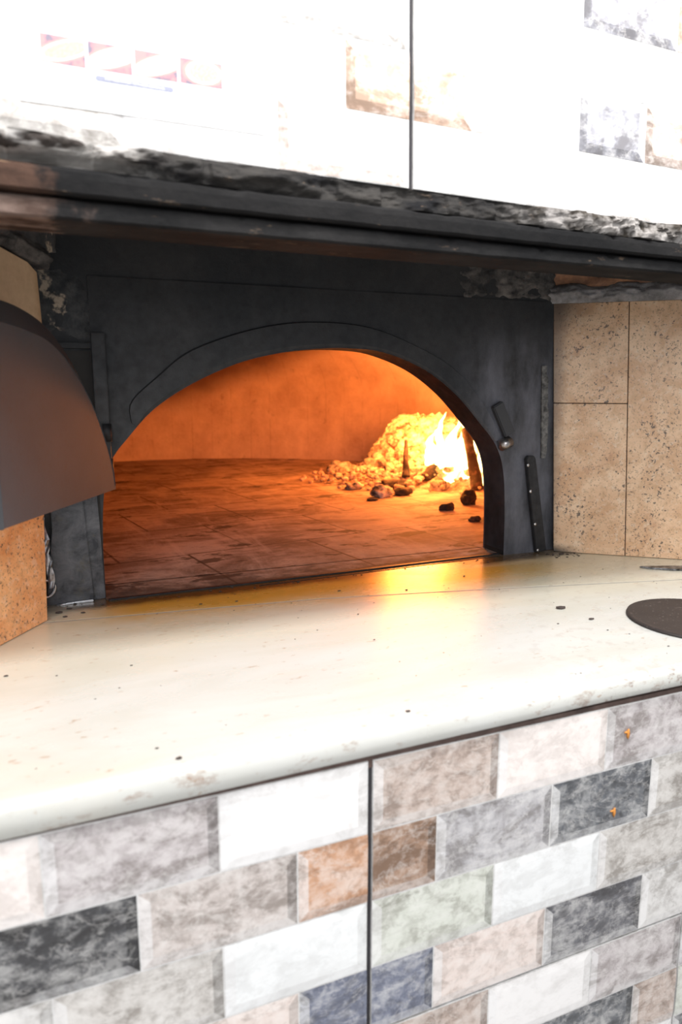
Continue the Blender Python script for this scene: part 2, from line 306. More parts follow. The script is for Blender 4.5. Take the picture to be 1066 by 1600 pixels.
# ------------------------------------------------------------------ printed brick tile cladding
BW, BH = .2, .1046
def brick_cladding(name, bricks, to3, thick_n, flip, bounds, panels):
    """bricks: (u0,u1,v0,v1,colour) in metres on the wall; printed bevel frame on every brick; panels: backing rectangles"""
    V = []; F = []; C = []; MI = []
    def quad(pts, col, dz=(0, 0, 0, 0)):
        k = len(V)
        for (u, v), d in zip(pts, dz): V.append(to3(u, v, d))
        F.append((k, k+1, k+2, k+3)); C.append(col)
    rnd = random.Random(3)
    for (u0, u1, v0, v1, c, cutl, cutr) in bricks:
        seed = rnd.random(); g = .0011; b = .0135
        gc = (*lin(.93, .93, .93), seed)
        quad([(u0, v0), (u1, v0), (u1, v1), (u0, v1)], (*(.78, .77, .76), seed), (-.0004,)*4)
        a0, a1 = u0+(0 if cutl else g), u1-(0 if cutr else g); w0, w1 = v0+g, v1-g
        i0 = a0+(0 if cutl else b); i1 = a1-(0 if cutr else b); k0, k1 = w0+b, w1-b
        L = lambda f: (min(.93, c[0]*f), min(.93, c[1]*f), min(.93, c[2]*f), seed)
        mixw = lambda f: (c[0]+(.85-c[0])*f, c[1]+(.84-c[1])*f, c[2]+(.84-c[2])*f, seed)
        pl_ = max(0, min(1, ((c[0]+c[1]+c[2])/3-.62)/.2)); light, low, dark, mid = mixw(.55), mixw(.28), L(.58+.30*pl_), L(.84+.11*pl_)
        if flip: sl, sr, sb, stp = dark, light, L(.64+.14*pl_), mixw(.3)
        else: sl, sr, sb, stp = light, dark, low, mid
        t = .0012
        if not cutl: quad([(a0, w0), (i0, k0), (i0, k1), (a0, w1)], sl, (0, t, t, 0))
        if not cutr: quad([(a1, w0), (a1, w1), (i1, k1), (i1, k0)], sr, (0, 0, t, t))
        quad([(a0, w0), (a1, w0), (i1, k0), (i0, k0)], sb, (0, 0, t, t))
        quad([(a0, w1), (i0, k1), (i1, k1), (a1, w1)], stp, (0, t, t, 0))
        quad([(i0, k0), (i1, k0), (i1, k1), (i0, k1)], (*c, seed), (t,)*4)
    o = link(name, V, F, [TILE, DARKJOINT], None, False, C)
    bm = bmesh.new(); bm.from_mesh(o.data); lay = bm.loops.layers.float_color.get('Col')
    # backing slabs give the cladding its depth
    for (u0, u1, v0, v1, d0, d1, mi) in panels:
        vs = [bm.verts.new(to3(u, v, d)) for u in (u0, u1) for d in (d0, d1) for v in (v0, v1)]
        for q in [(0, 1, 3, 2), (4, 6, 7, 5), (0, 4, 5, 1), (2, 3, 7, 6), (0, 2, 6, 4), (1, 5, 7, 3)]:
            f = bm.faces.new([vs[i] for i in q]); f.material_index = mi
            for lp in f.loops: lp[lay] = (.7, .69, .68, .5)
    bm.to_mesh(o.data); bm.free(); return struct(o)
# print palette; the dark hood tone has the hood's strong light in its colour
T = dict(dh_lit=lin(.63, .63, .66), rh=lin(.84, .72, .64), w=(.90, .88, .87), w2=(.86, .87, .87), cr=(.90, .82, .78), tp=lin(.80, .76, .74), gt=lin(.76, .73, .73), br=lin(.66, .54, .46), gr=lin(.72, .71, .72), dg=lin(.41, .42, .44),
         gg=lin(.84, .85, .81), tg=lin(.79, .77, .75), nv=lin(.47, .49, .56), cp=lin(.90, .84, .81), dk=lin(.42, .42, .44), lg=lin(.86, .85, .84), rs=lin(.80, .62, .50), tt=lin(.77, .70, .66), pk=lin(.93, .86, .83), dn=lin(.31, .31, .32))
wall = {  # (panel column, row) -> list of (start in bricks, end, colour)
 'R': [[(0, 1, 'tt'), (1, 2, 'cr'), (2, 3, 'gt')], [(0, .5, 'br'), (.5, 1.5, 'gr'), (1.5, 2.5, 'dg'), (2.5, 3, 'tg')],
       [(0, 1, 'gg'), (1, 2, 'w2'), (2, 3, 'tg')], [(0, .5, 'nv'), (.5, 1.5, 'cp'), (1.5, 2.5, 'dk'), (2.5, 3, 'lg')]],
 'L': [[(-1, 0, 'w'), (-2, -1, 'gt'), (-3, -2, 'cr')], [(-.5, 0, 'rs'), (-1.5, -.5, 'tp'), (-2.5, -1.5, 'dn'), (-3, -2.5, 'tg')],
       [(-1, 0, 'w2'), (-2, -1, 'tg'), (-3, -2, 'lg')], [(-.5, 0, 'nv'), (-1.5, -.5, 'cp'), (-2.5, -1.5, 'dk'), (-3, -2.5, 'cp')]],
}
bricks = []
def add_rows(rows, uo, vo, jit=0):
    for r, row in enumerate(rows):
        lo = min(q[0] for q in row); hi = max(q[1] for q in row)
        for (a, b, c) in row:
            bricks.append((uo+a*BW, uo+b*BW, vo-(r+1)*BH, vo-r*BH, T[c], (b-a) < 1 and a == lo, (b-a) < 1 and b == hi))
def perm(rows, k):
    keys = ['tt', 'w', 'gt', 'tg', 'cr', 'gr', 'dg', 'w2', 'gg', 'cp', 'rs', 'dk']
    return [[(a, b, keys[(i*5+r*3+k) % 12]) for i, (a, b, c) in enumerate(row)] for r, row in enumerate(rows)]
low2 = [[(0, 1, 'tt'), (1, 2, 'w'), (2, 3, 'gt')], [(0, .5, 'tg'), (.5, 1.5, 'cr'), (1.5, 2.5, 'dg'), (2.5, 3, 'tt')], [(0, 1, 'gr'), (1, 2, 'tg'), (2, 3, 'w')], [(0, .5, 'w'), (.5, 1.5, 'rs'), (1.5, 2.5, 'gt'), (2.5, 3, 'dk')]]
J = .0075
PW, PH = 3*BW, 4*BH
cols = [(0, 'R'), (PW+.004, 'R'), (-J, 'L'), (-J-PW-.004, 'L')]
panels = []
for ci, (uo, kind) in enumerate(cols):
    for pr in range(2):
        vo = -.001-pr*(PH+.004); rows = wall[kind] if pr == 0 else (low2 if kind == 'R' else perm(wall['L'], 2))
        if ci in (1, 3): rows = perm(wall[kind], ci+pr*4)
        add_rows(rows, uo, vo); s = 0 if kind == 'R' else -PW
        panels.append((uo+s, uo+s+PW, vo-PH, vo, -.009, -.0006, 0))
panels.append((-1.25, 1.25, -.90, 0.0, -.10, -.0045, 1))
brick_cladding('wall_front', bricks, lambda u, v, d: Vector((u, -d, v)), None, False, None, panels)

# hood wall above the oven mouth, leaning back very slightly
HB, HH, HWd = .766, .0875, .19
def hoodpt(u, v, d):
    return Vector((u, .150-d+.03*v, HB+v-.0165*(u+.376)))
bricks = []
hrows_R = [[(0, 1, 'w'), (1, 2, 'w'), (2, 3, 'cr')], [(0, .5, 'rh'), (.5, 1.5, 'cr'), (1.5, 2.2, 'dh_lit'), (2.2, 3, 'tt')], [(0, 1, 'w'), (1, 2, 'cr'), (2, 3, 'w2')], [(0, .5, 'w2'), (.5, 1.5, 'w'), (1.5, 2.5, 'dh_lit'), (2.5, 3, 'rh')],
            [(0, 1, 'cp'), (1, 2, 'w'), (2, 3, 'tg')], [(0, .5, 'w2'), (.5, 1.5, 'gt'), (1.5, 2.5, 'w'), (2.5, 3, 'cr')]]
hrows_L = [[(-1, 0, 'cp'), (-2, -1, 'w'), (-3, -2, 'tg')], [(-.5, 0, 'rh'), (-1.5, -.5, 'w2'), (-2.5, -1.5, 'w'), (-3, -2.5, 'w')], [(-1, 0, 'lg'), (-2, -1, 'w'), (-3, -2, 'w')], [(-.5, 0, 'w'), (-1.5, -.5, 'tg'), (-2.5, -1.5, 'w2'), (-3, -2.5, 'w')],
            [(-1, 0, 'w'), (-2, -1, 'tg'), (-3, -2, 'cr')], [(-.5, 0, 'gt'), (-1.5, -.5, 'w'), (-2.5, -1.5, 'w2'), (-3, -2.5, 'w')]]
HU = .122; panels = []
for rows, uo, s in ((hrows_R, HU+.004, 0), (hrows_L, HU-.004, -1), (hrows_R, HU+.0065+3*HWd, 0), (hrows_L, HU-.0065-3*HWd, -1)):
    for r, row in enumerate(rows):
        lo = min(q[0] for q in row); hi = max(q[1] for q in row)
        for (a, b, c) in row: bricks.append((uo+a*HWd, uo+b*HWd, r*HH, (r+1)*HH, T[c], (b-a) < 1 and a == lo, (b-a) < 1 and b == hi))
    panels.append((uo+s*3*HWd, uo+(s+1)*3*HWd, 0, 6*HH, -.009, -.0006, 0))
panels.append((-1.25, 1.9, .0, 6*HH, -.06, -.005, 1))
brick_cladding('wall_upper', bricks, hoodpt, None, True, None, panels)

# ------------------------------------------------------------------ poster on the hood
po = empty('poster', hoodpt(-.25, .10, .001)); pinv = po.location.copy()
def PP(u, z, d): return hoodpt(u, z-(HB-.0165*(u+.376)), d+.0007)-pinv
def sheet(name, u0, u1, z0, z1, d0, d1, mat, parent, n=16, smooth=False):
    V = []; F = []
    for i in range(n+1):
        u = u0+(u1-u0)*i/n
        for (z, d) in ((z0, d0), (z1, d0), (z1, d1), (z0, d1)): V.append(PP(u, z, d))
    for i in range(n):
        a = i*4
        for k in range(4): F.append((a+k, a+(k+1) % 4, a+4+(k+1) % 4, a+4+k))
    F.append((0, 3, 2, 1)); a = n*4; F.append((a, a+1, a+2, a+3)); return link(name, V, F, mat, parent)
sheet('paper', -.372, -.088, .800, 1.09, -.0030, .0020, PAPER, po)
def photo_mat(i, dish, rim, cx, cz, rx, rz, rot):
    m = Mat('food_photo', .35); X, Y, Z = m.xyz()
    ca, sa = math.cos(rot), math.sin(rot)
    x = m.math('SUBTRACT', X, cx); z = m.math('SUBTRACT', Z, cz)
    a = m.math('ADD', m.math('MULTIPLY', x, ca/rx), m.math('MULTIPLY', z, sa/rx)); b = m.math('SUBTRACT', m.math('MULTIPLY', z, ca/rz), m.math('MULTIPLY', x, sa/rz))
    r = m.math('SQRT', m.math('ADD', m.math('MULTIPLY', a, a), m.math('MULTIPLY', b, b))); r = m.math('ADD', r, m.math('MULTIPLY', m.math('SUBTRACT', m.noise(300, 2), .5), .12))
    c = m.mix(m.mr(m.noise(70, 3), .45, .62), lin(.83, .53, .53), lin(.46, .44, .50)); c = m.mix(m.mr(r, 1.28, 1.18), c, lin(.82, .56, .54))  # reds paled to pink: glare on the paper is mixed into the colours
    c = m.mix(m.mr(r, 1.05, .98), c, rim); c = m.mix(m.mr(r, .88, .82), c, m.mix(m.mr(m.noise(420, 2), .4, .6), dish[0], dish[1])); m.base(c); return m.m
photos = [(-.348, -.3005, ((lin(.88, .60, .54), lin(.94, .70, .62))), lin(.97, .93, .88)), (-.2975, -.2490, (lin(.98, .97, .94), lin(.97, .96, .92)), lin(.98, .94, .88)),
        (-.2460, -.1965, (lin(.97, .90, .80), lin(.92, .74, .64)), lin(.97, .90, .82)), (-.1935, -.142, (lin(.88, .60, .54), lin(.93, .72, .64)), lin(.97, .93, .88))]
for i, (a, b, dish, rim) in enumerate(photos):
    z0, z1 = .8435+.0005*i, .8735; ctr = (PP((a+b)/2+.003, (z0+z1)/2+.001, 0))+pinv; 
    rr = (.030, .0095, .35) if i < 3 else (.021, .0125, 0.05)
    sheet('food_photo', a, b, z0, z1, .0020, .0023, photo_mat(i, dish, rim, ctr.x, ctr.z, rr[0], rr[1], rr[2]), po, 2)
# caption pill under the photographs
def pill(name, u0, u1, zc, h, d0, d1, mat, parent):
    pts = []
    for k in range(9): t = math.pi/2+math.pi*k/8; pts.append((u0+h*math.cos(t), zc+h*math.sin(t)))
    for k in range(9): t = -math.pi/2+math.pi*k/8; pts.append((u1+h*math.cos(t), zc+h*math.sin(t)))
    A = [PP(u, z, d1) for u, z in pts]; B = [PP(u, z, d0) for u, z in pts]; n = len(pts)
    F = [tuple(range(n))[::-1], tuple(range(n, 2*n))]+[(i, (i+1) % n, n+(i+1) % n, n+i) for i in range(n)]
    return link(name, A+B, F, mat, parent)
pill('caption_strip', -.288, -.205, .8352, .0033, .0020, .0023, PILL, po)
def text(name, body, size, loc, rot, mat, parent, align='CENTER'):
    cu = bpy.data.curves.new(name, 'FONT'); cu.body = body; cu.size = size; cu.align_x = align; cu.align_y = 'CENTER'; cu.extrude = .00015
    to = bpy.data.objects.new('tmp_text', cu); COL.objects.link(to); dg = bpy.context.evaluated_depsgraph_get(); me = bpy.data.meshes.new_from_object(to.evaluated_get(dg))
    bpy.data.objects.remove(to); me.materials.clear(); me.materials.append(mat)
    o = bpy.data.objects.new(name, me); COL.objects.link(o); o.parent = parent; o.location = loc; o.rotation_euler = rot; return o
t = text('caption_text', '4 PEYNIRLI KARISIK VEYA SADE LAHMACUN', .0039, PP(-.2465, .8352, .0026), (math.pi/2, .016, 0), WHITEINK, po); t.scale = (.88, 1, 1)
sheet('purple_mark', -.3705, -.3675, .862, .876, .0020, .0023, plain('purple_ink', lin(.80, .70, .86), .6, 0, .02), po, 1)
tag(po, 'white paper poster with four food photos and a small caption, stuck on the tiled hood', 'poster')

# ------------------------------------------------------------------ lintel
li = empty('lintel', (.2, .15, .678))
LO = li.location.copy()
def top_z(x): return .766-.0165*(x+.376)
def bot_z(x): return .677-.003*(x+.4)
def lz(x, f): return bot_z(x)+(top_z(x)-bot_z(x))*f
def rail(name, f0, f1, y_front, depth, mat, ch, amp):
    """long bar with a worn chamfer along its upper front edge"""
    V = []; F = []; N = 420; x0, x1 = -1.2, 1.9
    for i in range(N+1):
        x = x0+(x1-x0)*i/N; z0, z1 = lz(x, f0), lz(x, f1); h = z1-z0
        a = amp*fb((x*14, f0*9, 0)); b = amp*fb((x*22, f0*9, 5)); bite = max(0, fb((x*30, 9, f0))-.35)*.010
        prof = [(y_front+depth, z0), (y_front+.004, z0+b*.2), (y_front+a*.3, z0+.003+b*.3), (y_front+a*.25, z0+h*.58+b*.4), (y_front+.0015+a*.3+bite*.5, z1-ch*.75+b*.6-bite), (y_front+ch*1.3+bite, z1-ch*.15+b*.5), (y_front+ch*1.9, z1+.001), (y_front+depth, z1+.001)]
        for (yy, zz) in prof: V.append(Vector((x, yy, zz))-LO)
    n = 8
    for i in range(N):
        for k in range(n): a = i*n+k; b = i*n+(k+1) % n; F.append((a, b, b+n, a+n))
    F.append(tuple(range(n))[::-1]); F.append(tuple(range(N*n, N*n+n)))
    return link(name, V, F, mat, li, False)
rail('lower_rail', 0, .29, .148, .085, RAIL2, .0065, .0022)
rail('upper_rail', .30, .66, .140, .090, RAIL, .0075, .0022)
def bedf(u, v):
    x = -1.2+3.1*u; z = lz(x, .64)+(lz(x, 1.0)-lz(x, .64))*v
    d = .010*fb((x*9, z*30, 1), 3)+.0035*fb((x*40, z*90, 3), 3)
    lft = max(0, min(1, (-.18-x)/.15)); d += .014*lft*max(0, v-.25)
    cav = math.exp(-((x+.36)/.07)**2)+math.exp(-((x+.27)/.035)**2)*.8; d -= .03*cav*max(0, 1-abs(v-.22-.1*fb((x*25, 0, 0)))*3.2)
    d += .007*math.sin(v*math.pi)*(1 if abs(fb((x*6, 2, 2))) > .12 else .3)
    if x > .30: d += .008*(fb((x*20, z*30, 9)) > .05)
    return (x, .149, z), (0, -1, 0), d-.001
def bedl(u, v):
    p, n, d = bedf(u, v); return Vector(p)-LO, n, d
rough_panel('mortar_bed', bedl, 900, 14, .06, BED, li, False)
tag(li, 'sooty cracked lintel of two chamfered rails under crumbling mortar, below the tiled hood', 'lintel')

# ------------------------------------------------------------------ oven
ov = empty('wood_fired_oven', (.23, .742, .045)); OO = ov.location.copy()
L3 = lambda p: Vector(p)-OO
arch = [(-.277, .02), (-.276, .15), (-.270, .25), (-.258, .315), (-.244, .345), (-.221, .374), (-.160, .439), (-.078, .492), (.020, .535), (.106, .557), (.190, .569), (.275, .573), (.372, .565), (.479, .528), (.568, .470), (.642, .398), (.695, .338), (.721, .270), (.731, .16), (.733, .02)]
A2 = [(p.x, p.y) for p in catmull([(a, b, 0) for a, b in arch], 6)]
def plate_with_arch(name, x0, x1, z0, z1, y0, y1, mat, parent, off=None, lining=None, leftcut=None, amp=0):
    """flat plate with the arched opening; built as strips from the arch line out to the rectangle"""
    V = []; F = []; n = len(A2); cx, cz = .23, .25
    def outer(px, pz):
        dx, dz = px-cx, max(pz-cz, 0)+1e-6
        if pz <= cz+.02: return (x0 if dx < 0 else x1, pz)
        t = min(((x1-cx)/dx if dx > 1e-6 else (x0-cx)/dx if dx < -1e-6 else 1e9), (z1-cz)/dz); return (cx+dx*t, cz+dz*t)
    K = 7; rows = []
    for i, (px, pz) in enumerate(A2):
        ox, oz = outer(px, pz); row = []
        for k in range(K+1): row.append((px+(ox-px)*k/K, pz+(oz-pz)*k/K))
        rows.append(row)
    # corner helpers: insert rays through both top corners
    def ins(cxr):
        best = min(range(1, len(rows)), key=lambda i: abs(rows[i][K][0]-cxr)+abs(rows[i][K][1]-z1)); rows[best][K] = (cxr, z1)
        for k in range(1, K): a = rows[best][0]; rows[best][k] = (a[0]+(cxr-a[0])*k/K, a[1]+(z1-a[1])*k/K)
    ins(x0); ins(x1)
    for yy in (y0, y1):
        for row in rows:
            for (px, pz) in row:
                d = amp*fb((px*9, yy, pz*9)) if (amp and yy == y0) else 0
                V.append(L3((px, yy-d, max(z0, pz))))
    m0 = (K+1); tot = len(rows)*m0
    for i in range(len(rows)-1):
        for k in range(K):
            a = i*m0+k; F.append((a, a+1, a+m0+1, a+m0)); F.append((tot+a, tot+a+m0, tot+a+m0+1, tot+a+1))
        a = i*m0; F.append((a, a+m0, tot+a+m0, tot+a)); a = i*m0+K; F.append((a, tot+a, tot+a+m0, a+m0))
    F.append(tuple([k for k in range(m0)]+[tot+k for k in range(m0-1, -1, -1)])); b = (len(rows)-1)*m0
    F.append(tuple([b+k for k in range(m0)]+[tot+b+k for k in range(m0-1, -1, -1)]))
    return link(name, V, F, mat, parent)
plate_with_arch('facade_plate', -.276, .838, .044, .700, .742, .756, SOOT, ov)
# lining of the arch (thickness of the mouth)
V = []; F = []
for (px, pz) in A2:
    d = Vector((px-.23, 0, max(pz, .25)-.25)); d.normalize()
    for (yy, t) in ((.7425, 0), (.832, 0), (.832, .012), (.7425, .012)): V.append(L3((px+d.x*t, yy, max(.044, pz+d.z*t))))
for i in range(len(A2)-1):
    for k in range(4): a = i*4+k; b = i*4+(k+1) % 4; F.append((a, b, b+4, a+4))
F.append((0, 1, 2, 3)); e = len(V)-4; F.append((e+3, e+2, e+1, e))
link('arch_lining', V, F, LINING, ov)
# raised flat band over the arch
band_out = catmull([(-.206, .412, 0), (-.206, .455, 0), (-.150, .508, 0), (-.076, .564, 0), (.064, .612, 0), (.197, .630, 0), (.339, .621, 0), (.474, .576, 0), (.560, .533, 0), (.622, .478, 0), (.675, .415, 0), (.714, .352, 0)], 6)
inn = [(x, z) for (x, z) in A2 if (z > .398 if x < .2 else z > .345)]
def resample(P, n):
    L = [0]
    for a, b in zip(P, P[1:]): L.append(L[-1]+math.dist(a, b))
    out = []; j = 0
    for i in range(n):
        s = L[-1]*i/(n-1)
        while j < len(P)-2 and L[j+1] < s: j += 1
        t = (s-L[j])/max(1e-9, L[j+1]-L[j]); out.append((P[j][0]+(P[j+1][0]-P[j][0])*t, P[j][1]+(P[j+1][1]-P[j][1])*t))
    return out
NB = 90; bo = resample([(p.x, p.y) for p in band_out], NB); bi = resample([(x, z) for (x, z) in inn], NB)
V = []; F = []
for (ox, oz), (ix, iz) in zip(bo, bi):
    ix, iz = ix+(ox-ix)*.05, iz+(oz-iz)*.05; hx, hz = ox+(ix-ox)*.06, oz+(iz-oz)*.06
    gx, gz = ix+(ox-ix)*.12, iz+(oz-iz)*.12
    for (x, y, z) in ((ox, .743, oz), (hx, .7375, hz), (gx, .7375, gz), (ix, .7405, iz), (ix, .745, iz), (ox, .745, oz)): V.append(L3((x, y, z)))
for i in range(NB-1):
    for k in range(6): a = i*6+k; b = i*6+(k+1) % 6; F.append((a, a+6, b+6, b))
F.append(tuple(range(6))); F.append(tuple(range((NB-1)*6, NB*6))[::-1])
link('arch_band', V, F, SOOT, ov)
# lug, hinge knuckle, left guide post, right latch bar
def rot_pts(cx, cz, w, h, ang, y):
    c, s = math.cos(ang), math.sin(ang); return [L3((cx+c*a-s*b, y, cz+s*a+c*b)) for a, b in ((-w/2, -h/2), (w/2, -h/2), (w/2, h/2), (-w/2, h/2))]
prism('lug_plate', rot_pts(.708, .405, .032, .088, math.radians(28), .742), (0, -.016, 0), DRIM, ov, .0025)
bm = bmesh.new(); bmesh.ops.create_cone(bm, cap_ends=True, segments=20, radius1=.015, radius2=.015, depth=.034, matrix=Matrix.Translation(L3((.716, .731, .343))) @ Matrix.Rotation(math.radians(72), 4, 'Y'))
bmesh.ops.bevel(bm, geom=list(bm.edges), offset=.002, segments=2, affect='EDGES'); kn = from_bm('hinge_knuckle', bm, plain('worn_iron', (.30, .28, .28), .28, .9, .3, 60), ov, True); kn['label'] = 'worn shiny iron hinge knuckle'
gp = box('guide_post', (-.277-OO.x, -.250-OO.x, .718-OO.y, .7425-OO.y, .31-OO.z, .592-OO.z), SOOT, ov, .004)
for zz in (.33, .56): 
    bm = bmesh.new(); box_bm(bm, -.345-OO.x, -.270-OO.x, .735-OO.y, .750-OO.y, zz-OO.z, zz+.012-OO.z, .002); from_bm('cross_bar', bm, SOOT, ov)
box('recess_shade', (-.352-OO.x, -.277-OO.x, .7405-OO.y, .7450-OO.y, .34-OO.z, .556-OO.z), LINING, ov)  # flat dark panel painted in for the shade of an open recess
# steel jamb strips on the lower left
def strip(name, quad, y, th, mat, parent=ov):
    V = []; n = 10; F = []
    pts = [(q[0], y, q[1]) for q in quad]
    return prism(name, [L3(p) for p in pts], (0, th, 0), mat, parent, .0012)
strip('jamb_plate', [(-.392, .044), (-.300, .046), (-.310, .25), (-.312, .33), (-.372, .33), (-.372, .20)], .730, .008, STEEL)
strip('jamb_plate', [(-.306, .044), (-.277, .046), (-.280, .20), (-.284, .33), (-.316, .33)], .738, .006, STEEL)
strip('base_flange', [(-.375, .0455), (-.302, .0455), (-.302, .0505), (-.35, .049)], .722, .006, BRIGHT)
# crumpled foil beside it
V = []; F = []; N = 14
for i in range(N+1):
    z = .085+.20*i/N; w = .013+.006*fb((z*60, 1, 1)); x = -.384-.02*(i/N)+.004*fb((z*40, 3, 3))
    for k in range(4): V.append(L3((x+w*(k/3), .716-.004*fb((z*90, k*3.1, 7)), z)))
    for k in range(4): V.append(L3((x+w*(k/3), .719-.004*fb((z*90, k*3.1, 7)), z)))
for i in range(N):
    for k in range(3): a = i*8+k; F.append((a, a+1, a+9, a+8)); F.append((a+4, a+12, a+13, a+5))
    a = i*8; F.append((a, a+8, a+12, a+4)); F.append((a+3, a+7, a+15, a+11))
F.append((0, 4, 5, 6, 7, 3, 2, 1)); e = N*8; F.append((e, e+1, e+2, e+3, e+7, e+6, e+5, e+4))
link('foil_edge', V, F, FOIL, ov)
bm = bmesh.new(); R1, R2 = .0175, .0032
ring = []
for i in range(32):
    a = 2*math.pi*i/32; ring.append([bm.verts.new(L3((-.3915+(R1+R2*math.cos(b))*math.cos(a), .7235+R2*math.sin(b), .083+(R1+R2*math.cos(b))*math.sin(a)))) for b in [2*math.pi*k/10 for k in range(10)]])
for i in range(32):
    for k in range(10): bm.faces.new((ring[i][k], ring[(i+1) % 32][k], ring[(i+1) % 32][(k+1) % 10], ring[i][(k+1) % 10]))
from_bm('eye_ring', bm, BRIGHT, ov, True)
# torn sheet edge on the right of the facade
V = []; F = []; N = 30
for i in range(N+1):
    z = .30+.24*i/N; w = .012+.005*fb((z*35, 2, 2))+.006*math.sin(math.pi*i/N)
    for (dx, dy) in ((0, 0), (w, -.004-.003*fb((z*70, 1, 4))), (w, .002), (0, .006)): V.append(L3((.826+.012*(1-i/N)+dx, .738+dy, z)))
for i in range(N):
    for k in range(4): a = i*4+k; b = i*4+(k+1) % 4; F.append((a, b, b+4, a+4))
F.append((3, 2, 1, 0)); e = N*4; F.append((e, e+1, e+2, e+3))
te = link('torn_sheet_edge', V, F, plain('chipped_iron', (.11, .105, .10), .5, .4, .9, 70, .6), ov)
# threshold bars
def bar_between(name, a, b, w, h, z, mat, parent):
    a, b = Vector((*a, 0)), Vector((*b, 0)); d = (b-a).normalized(); n = Vector((-d.y, d.x, 0))*w/2
    return prism(name, [L3(p+Vector((0, 0, z))) for p in (a-n, b-n, b+n, a+n)], (0, 0, h), mat, parent, .0008)
bar_between('threshold_bar', (-.272, .722), (.728, .758), .011, .0035, .0445, BLACKBAR, ov)
bar_between('threshold_bar', (.05, .708), (.728, .7385), .003, .0015, .0445, BLACKBAR, ov)
# floor and domed chamber
cxo, cyo, R = .23, 2.2, 1.45
pts = []
for i in range(96):
    a = 2*math.pi*i/96; pts.append((cxo+R*1.02*math.cos(a), max(.84, cyo+R*1.02*math.sin(a))))
fl = []
V = [L3((-.276, .727, .0458)), L3((.732, .762, .0458)), L3((.74, .845, .0458)), L3((-.29, .845, .0458))]
bm = bmesh.new(); 
NX = 60
grid = {}
fv = [bm.verts.new(L3((p[0], p[1], .0458))) for p in pts]; ff = bm.faces.new(fv); 
tv = [bm.verts.new(v) for v in V]; bm.faces.new(tv)
r = bmesh.ops.extrude_face_region(bm, geom=list(bm.faces)); bmesh.ops.translate(bm, verts=[q for q in r['geom'] if isinstance(q, bmesh.types.BMVert)], vec=(0, 0, -.05))
from_bm('oven_floor', bm, OFLOOR, ov)
V = []; F = []; NA, NR = 144, 26
prof = [(1.0, z) for z in (.035, .12, .2, .28, .36, .44)]+[(math.cos(t), .44+.46*math.sin(t)) for t in [math.pi/2*k/20 for k in range(1, 21)]]
for (rr, z) in prof:
    for i in range(NA):
        a = 2*math.pi*i/NA; q = R*rr*(1+.006*fb((math.cos(a)*4, math.sin(a)*4, z*4)))
        V.append(L3((cxo+q*math.cos(a), max(.838, cyo+q*math.sin(a)), z)))
for j in range(len(prof)-1):
    for i in range(NA):
        a = j*NA+i; b = j*NA+(i+1) % NA; c4 = (V[a]+V[b]+V[a+NA]+V[b+NA])/4+OO
        if c4.y < .92 and abs(c4.x-.23) < .53 and c4.z < .62: continue
        F.append((a, a+NA, b+NA, b))
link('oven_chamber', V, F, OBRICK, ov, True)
# door leaf, swung open to the left
da = math.radians(27); dd = Vector((-math.sin(da), -math.cos(da), 0)); dn = Vector((math.cos(da), -math.sin(da), 0)); DF = Vector((-.245, .700, .285))
prof = catmull([(-.002, -.004, 0), (.006, .045, 0), (.030, .100, 0), (.075, .170, 0), (.130, .229, 0), (.185, .272, 0), (.245, .302, 0), (.31, .318, 0), (.37, .324, 0), (.425, .326, 0)], 5)
dp = [(p.x, p.y) for p in prof]
def D(u, v, w): return L3(DF+dd*u+dn*w+Vector((0, 0, v)))
ins = []
for i, (u, v) in enumerate(dp):
    a = dp[max(i-1, 0)]; b = dp[min(i+1, len(dp)-1)]; tx, ty = b[0]-a[0], b[1]-a[1]; l = math.hypot(tx, ty); nx, ny = ty/l, -tx/l
    k = .010+.024*min(1, u/.3); ins.append((max(u+nx*k, .002), max(v+ny*k, .006)))
n = len(dp); V = []; F = []
for (u, v) in ins: V.append(D(u, v, 0))
V += [D(.425, -.001, 0), D(.006, -.002, 0)]
for (u, v) in ins: V.append(D(u, v, -.018))
V += [D(.425, -.001, -.018), D(.006, -.002, -.018)]
m2 = n+2; F.append(tuple(range(m2))); F.append(tuple(range(m2, 2*m2))[::-1]); F += [(i, (i+1) % m2, m2+(i+1) % m2, m2+i) for i in range(m2)]
dr = link('door', V, F, DOOR, ov)
V = []; F = []
for (u, v), (iu, iv) in zip(dp, ins):
    V += [D(iu, iv, .0012), D(u, v, -.011), D(u, v, -.020), D(iu, iv, -.017)]
for i in range(n-1):
    for k in range(4): a = i*4+k; b = i*4+(k+1) % 4; F.append((a, b, b+4, a+4))
F.append((3, 2, 1, 0)); e = (n-1)*4; F.append((e, e+1, e+2, e+3))
link('door_rim', V, F, DRIM, dr)
prism('door_end_flange', [D(.422, -.002, .003), D(.422, .327, .003), D(.434, .327, -.006), D(.434, -.002, -.006)], dn*-.022, DRIM, dr, .001)
for vv in (.02, .09):
    bm = bmesh.new(); bmesh.ops.create_cone(bm, cap_ends=True, segments=16, radius1=.009, radius2=.009, depth=.035, matrix=Matrix.Translation(D(-.010, vv+.02, -.018))); from_bm('door_hinge', bm, BLACKBAR, dr, True)
dr['label'] = 'dark iron quarter-arch door leaf swung open at the left'
tag(ov, 'black iron-faced wood-fired oven with arched mouth and open door leaf', 'oven')

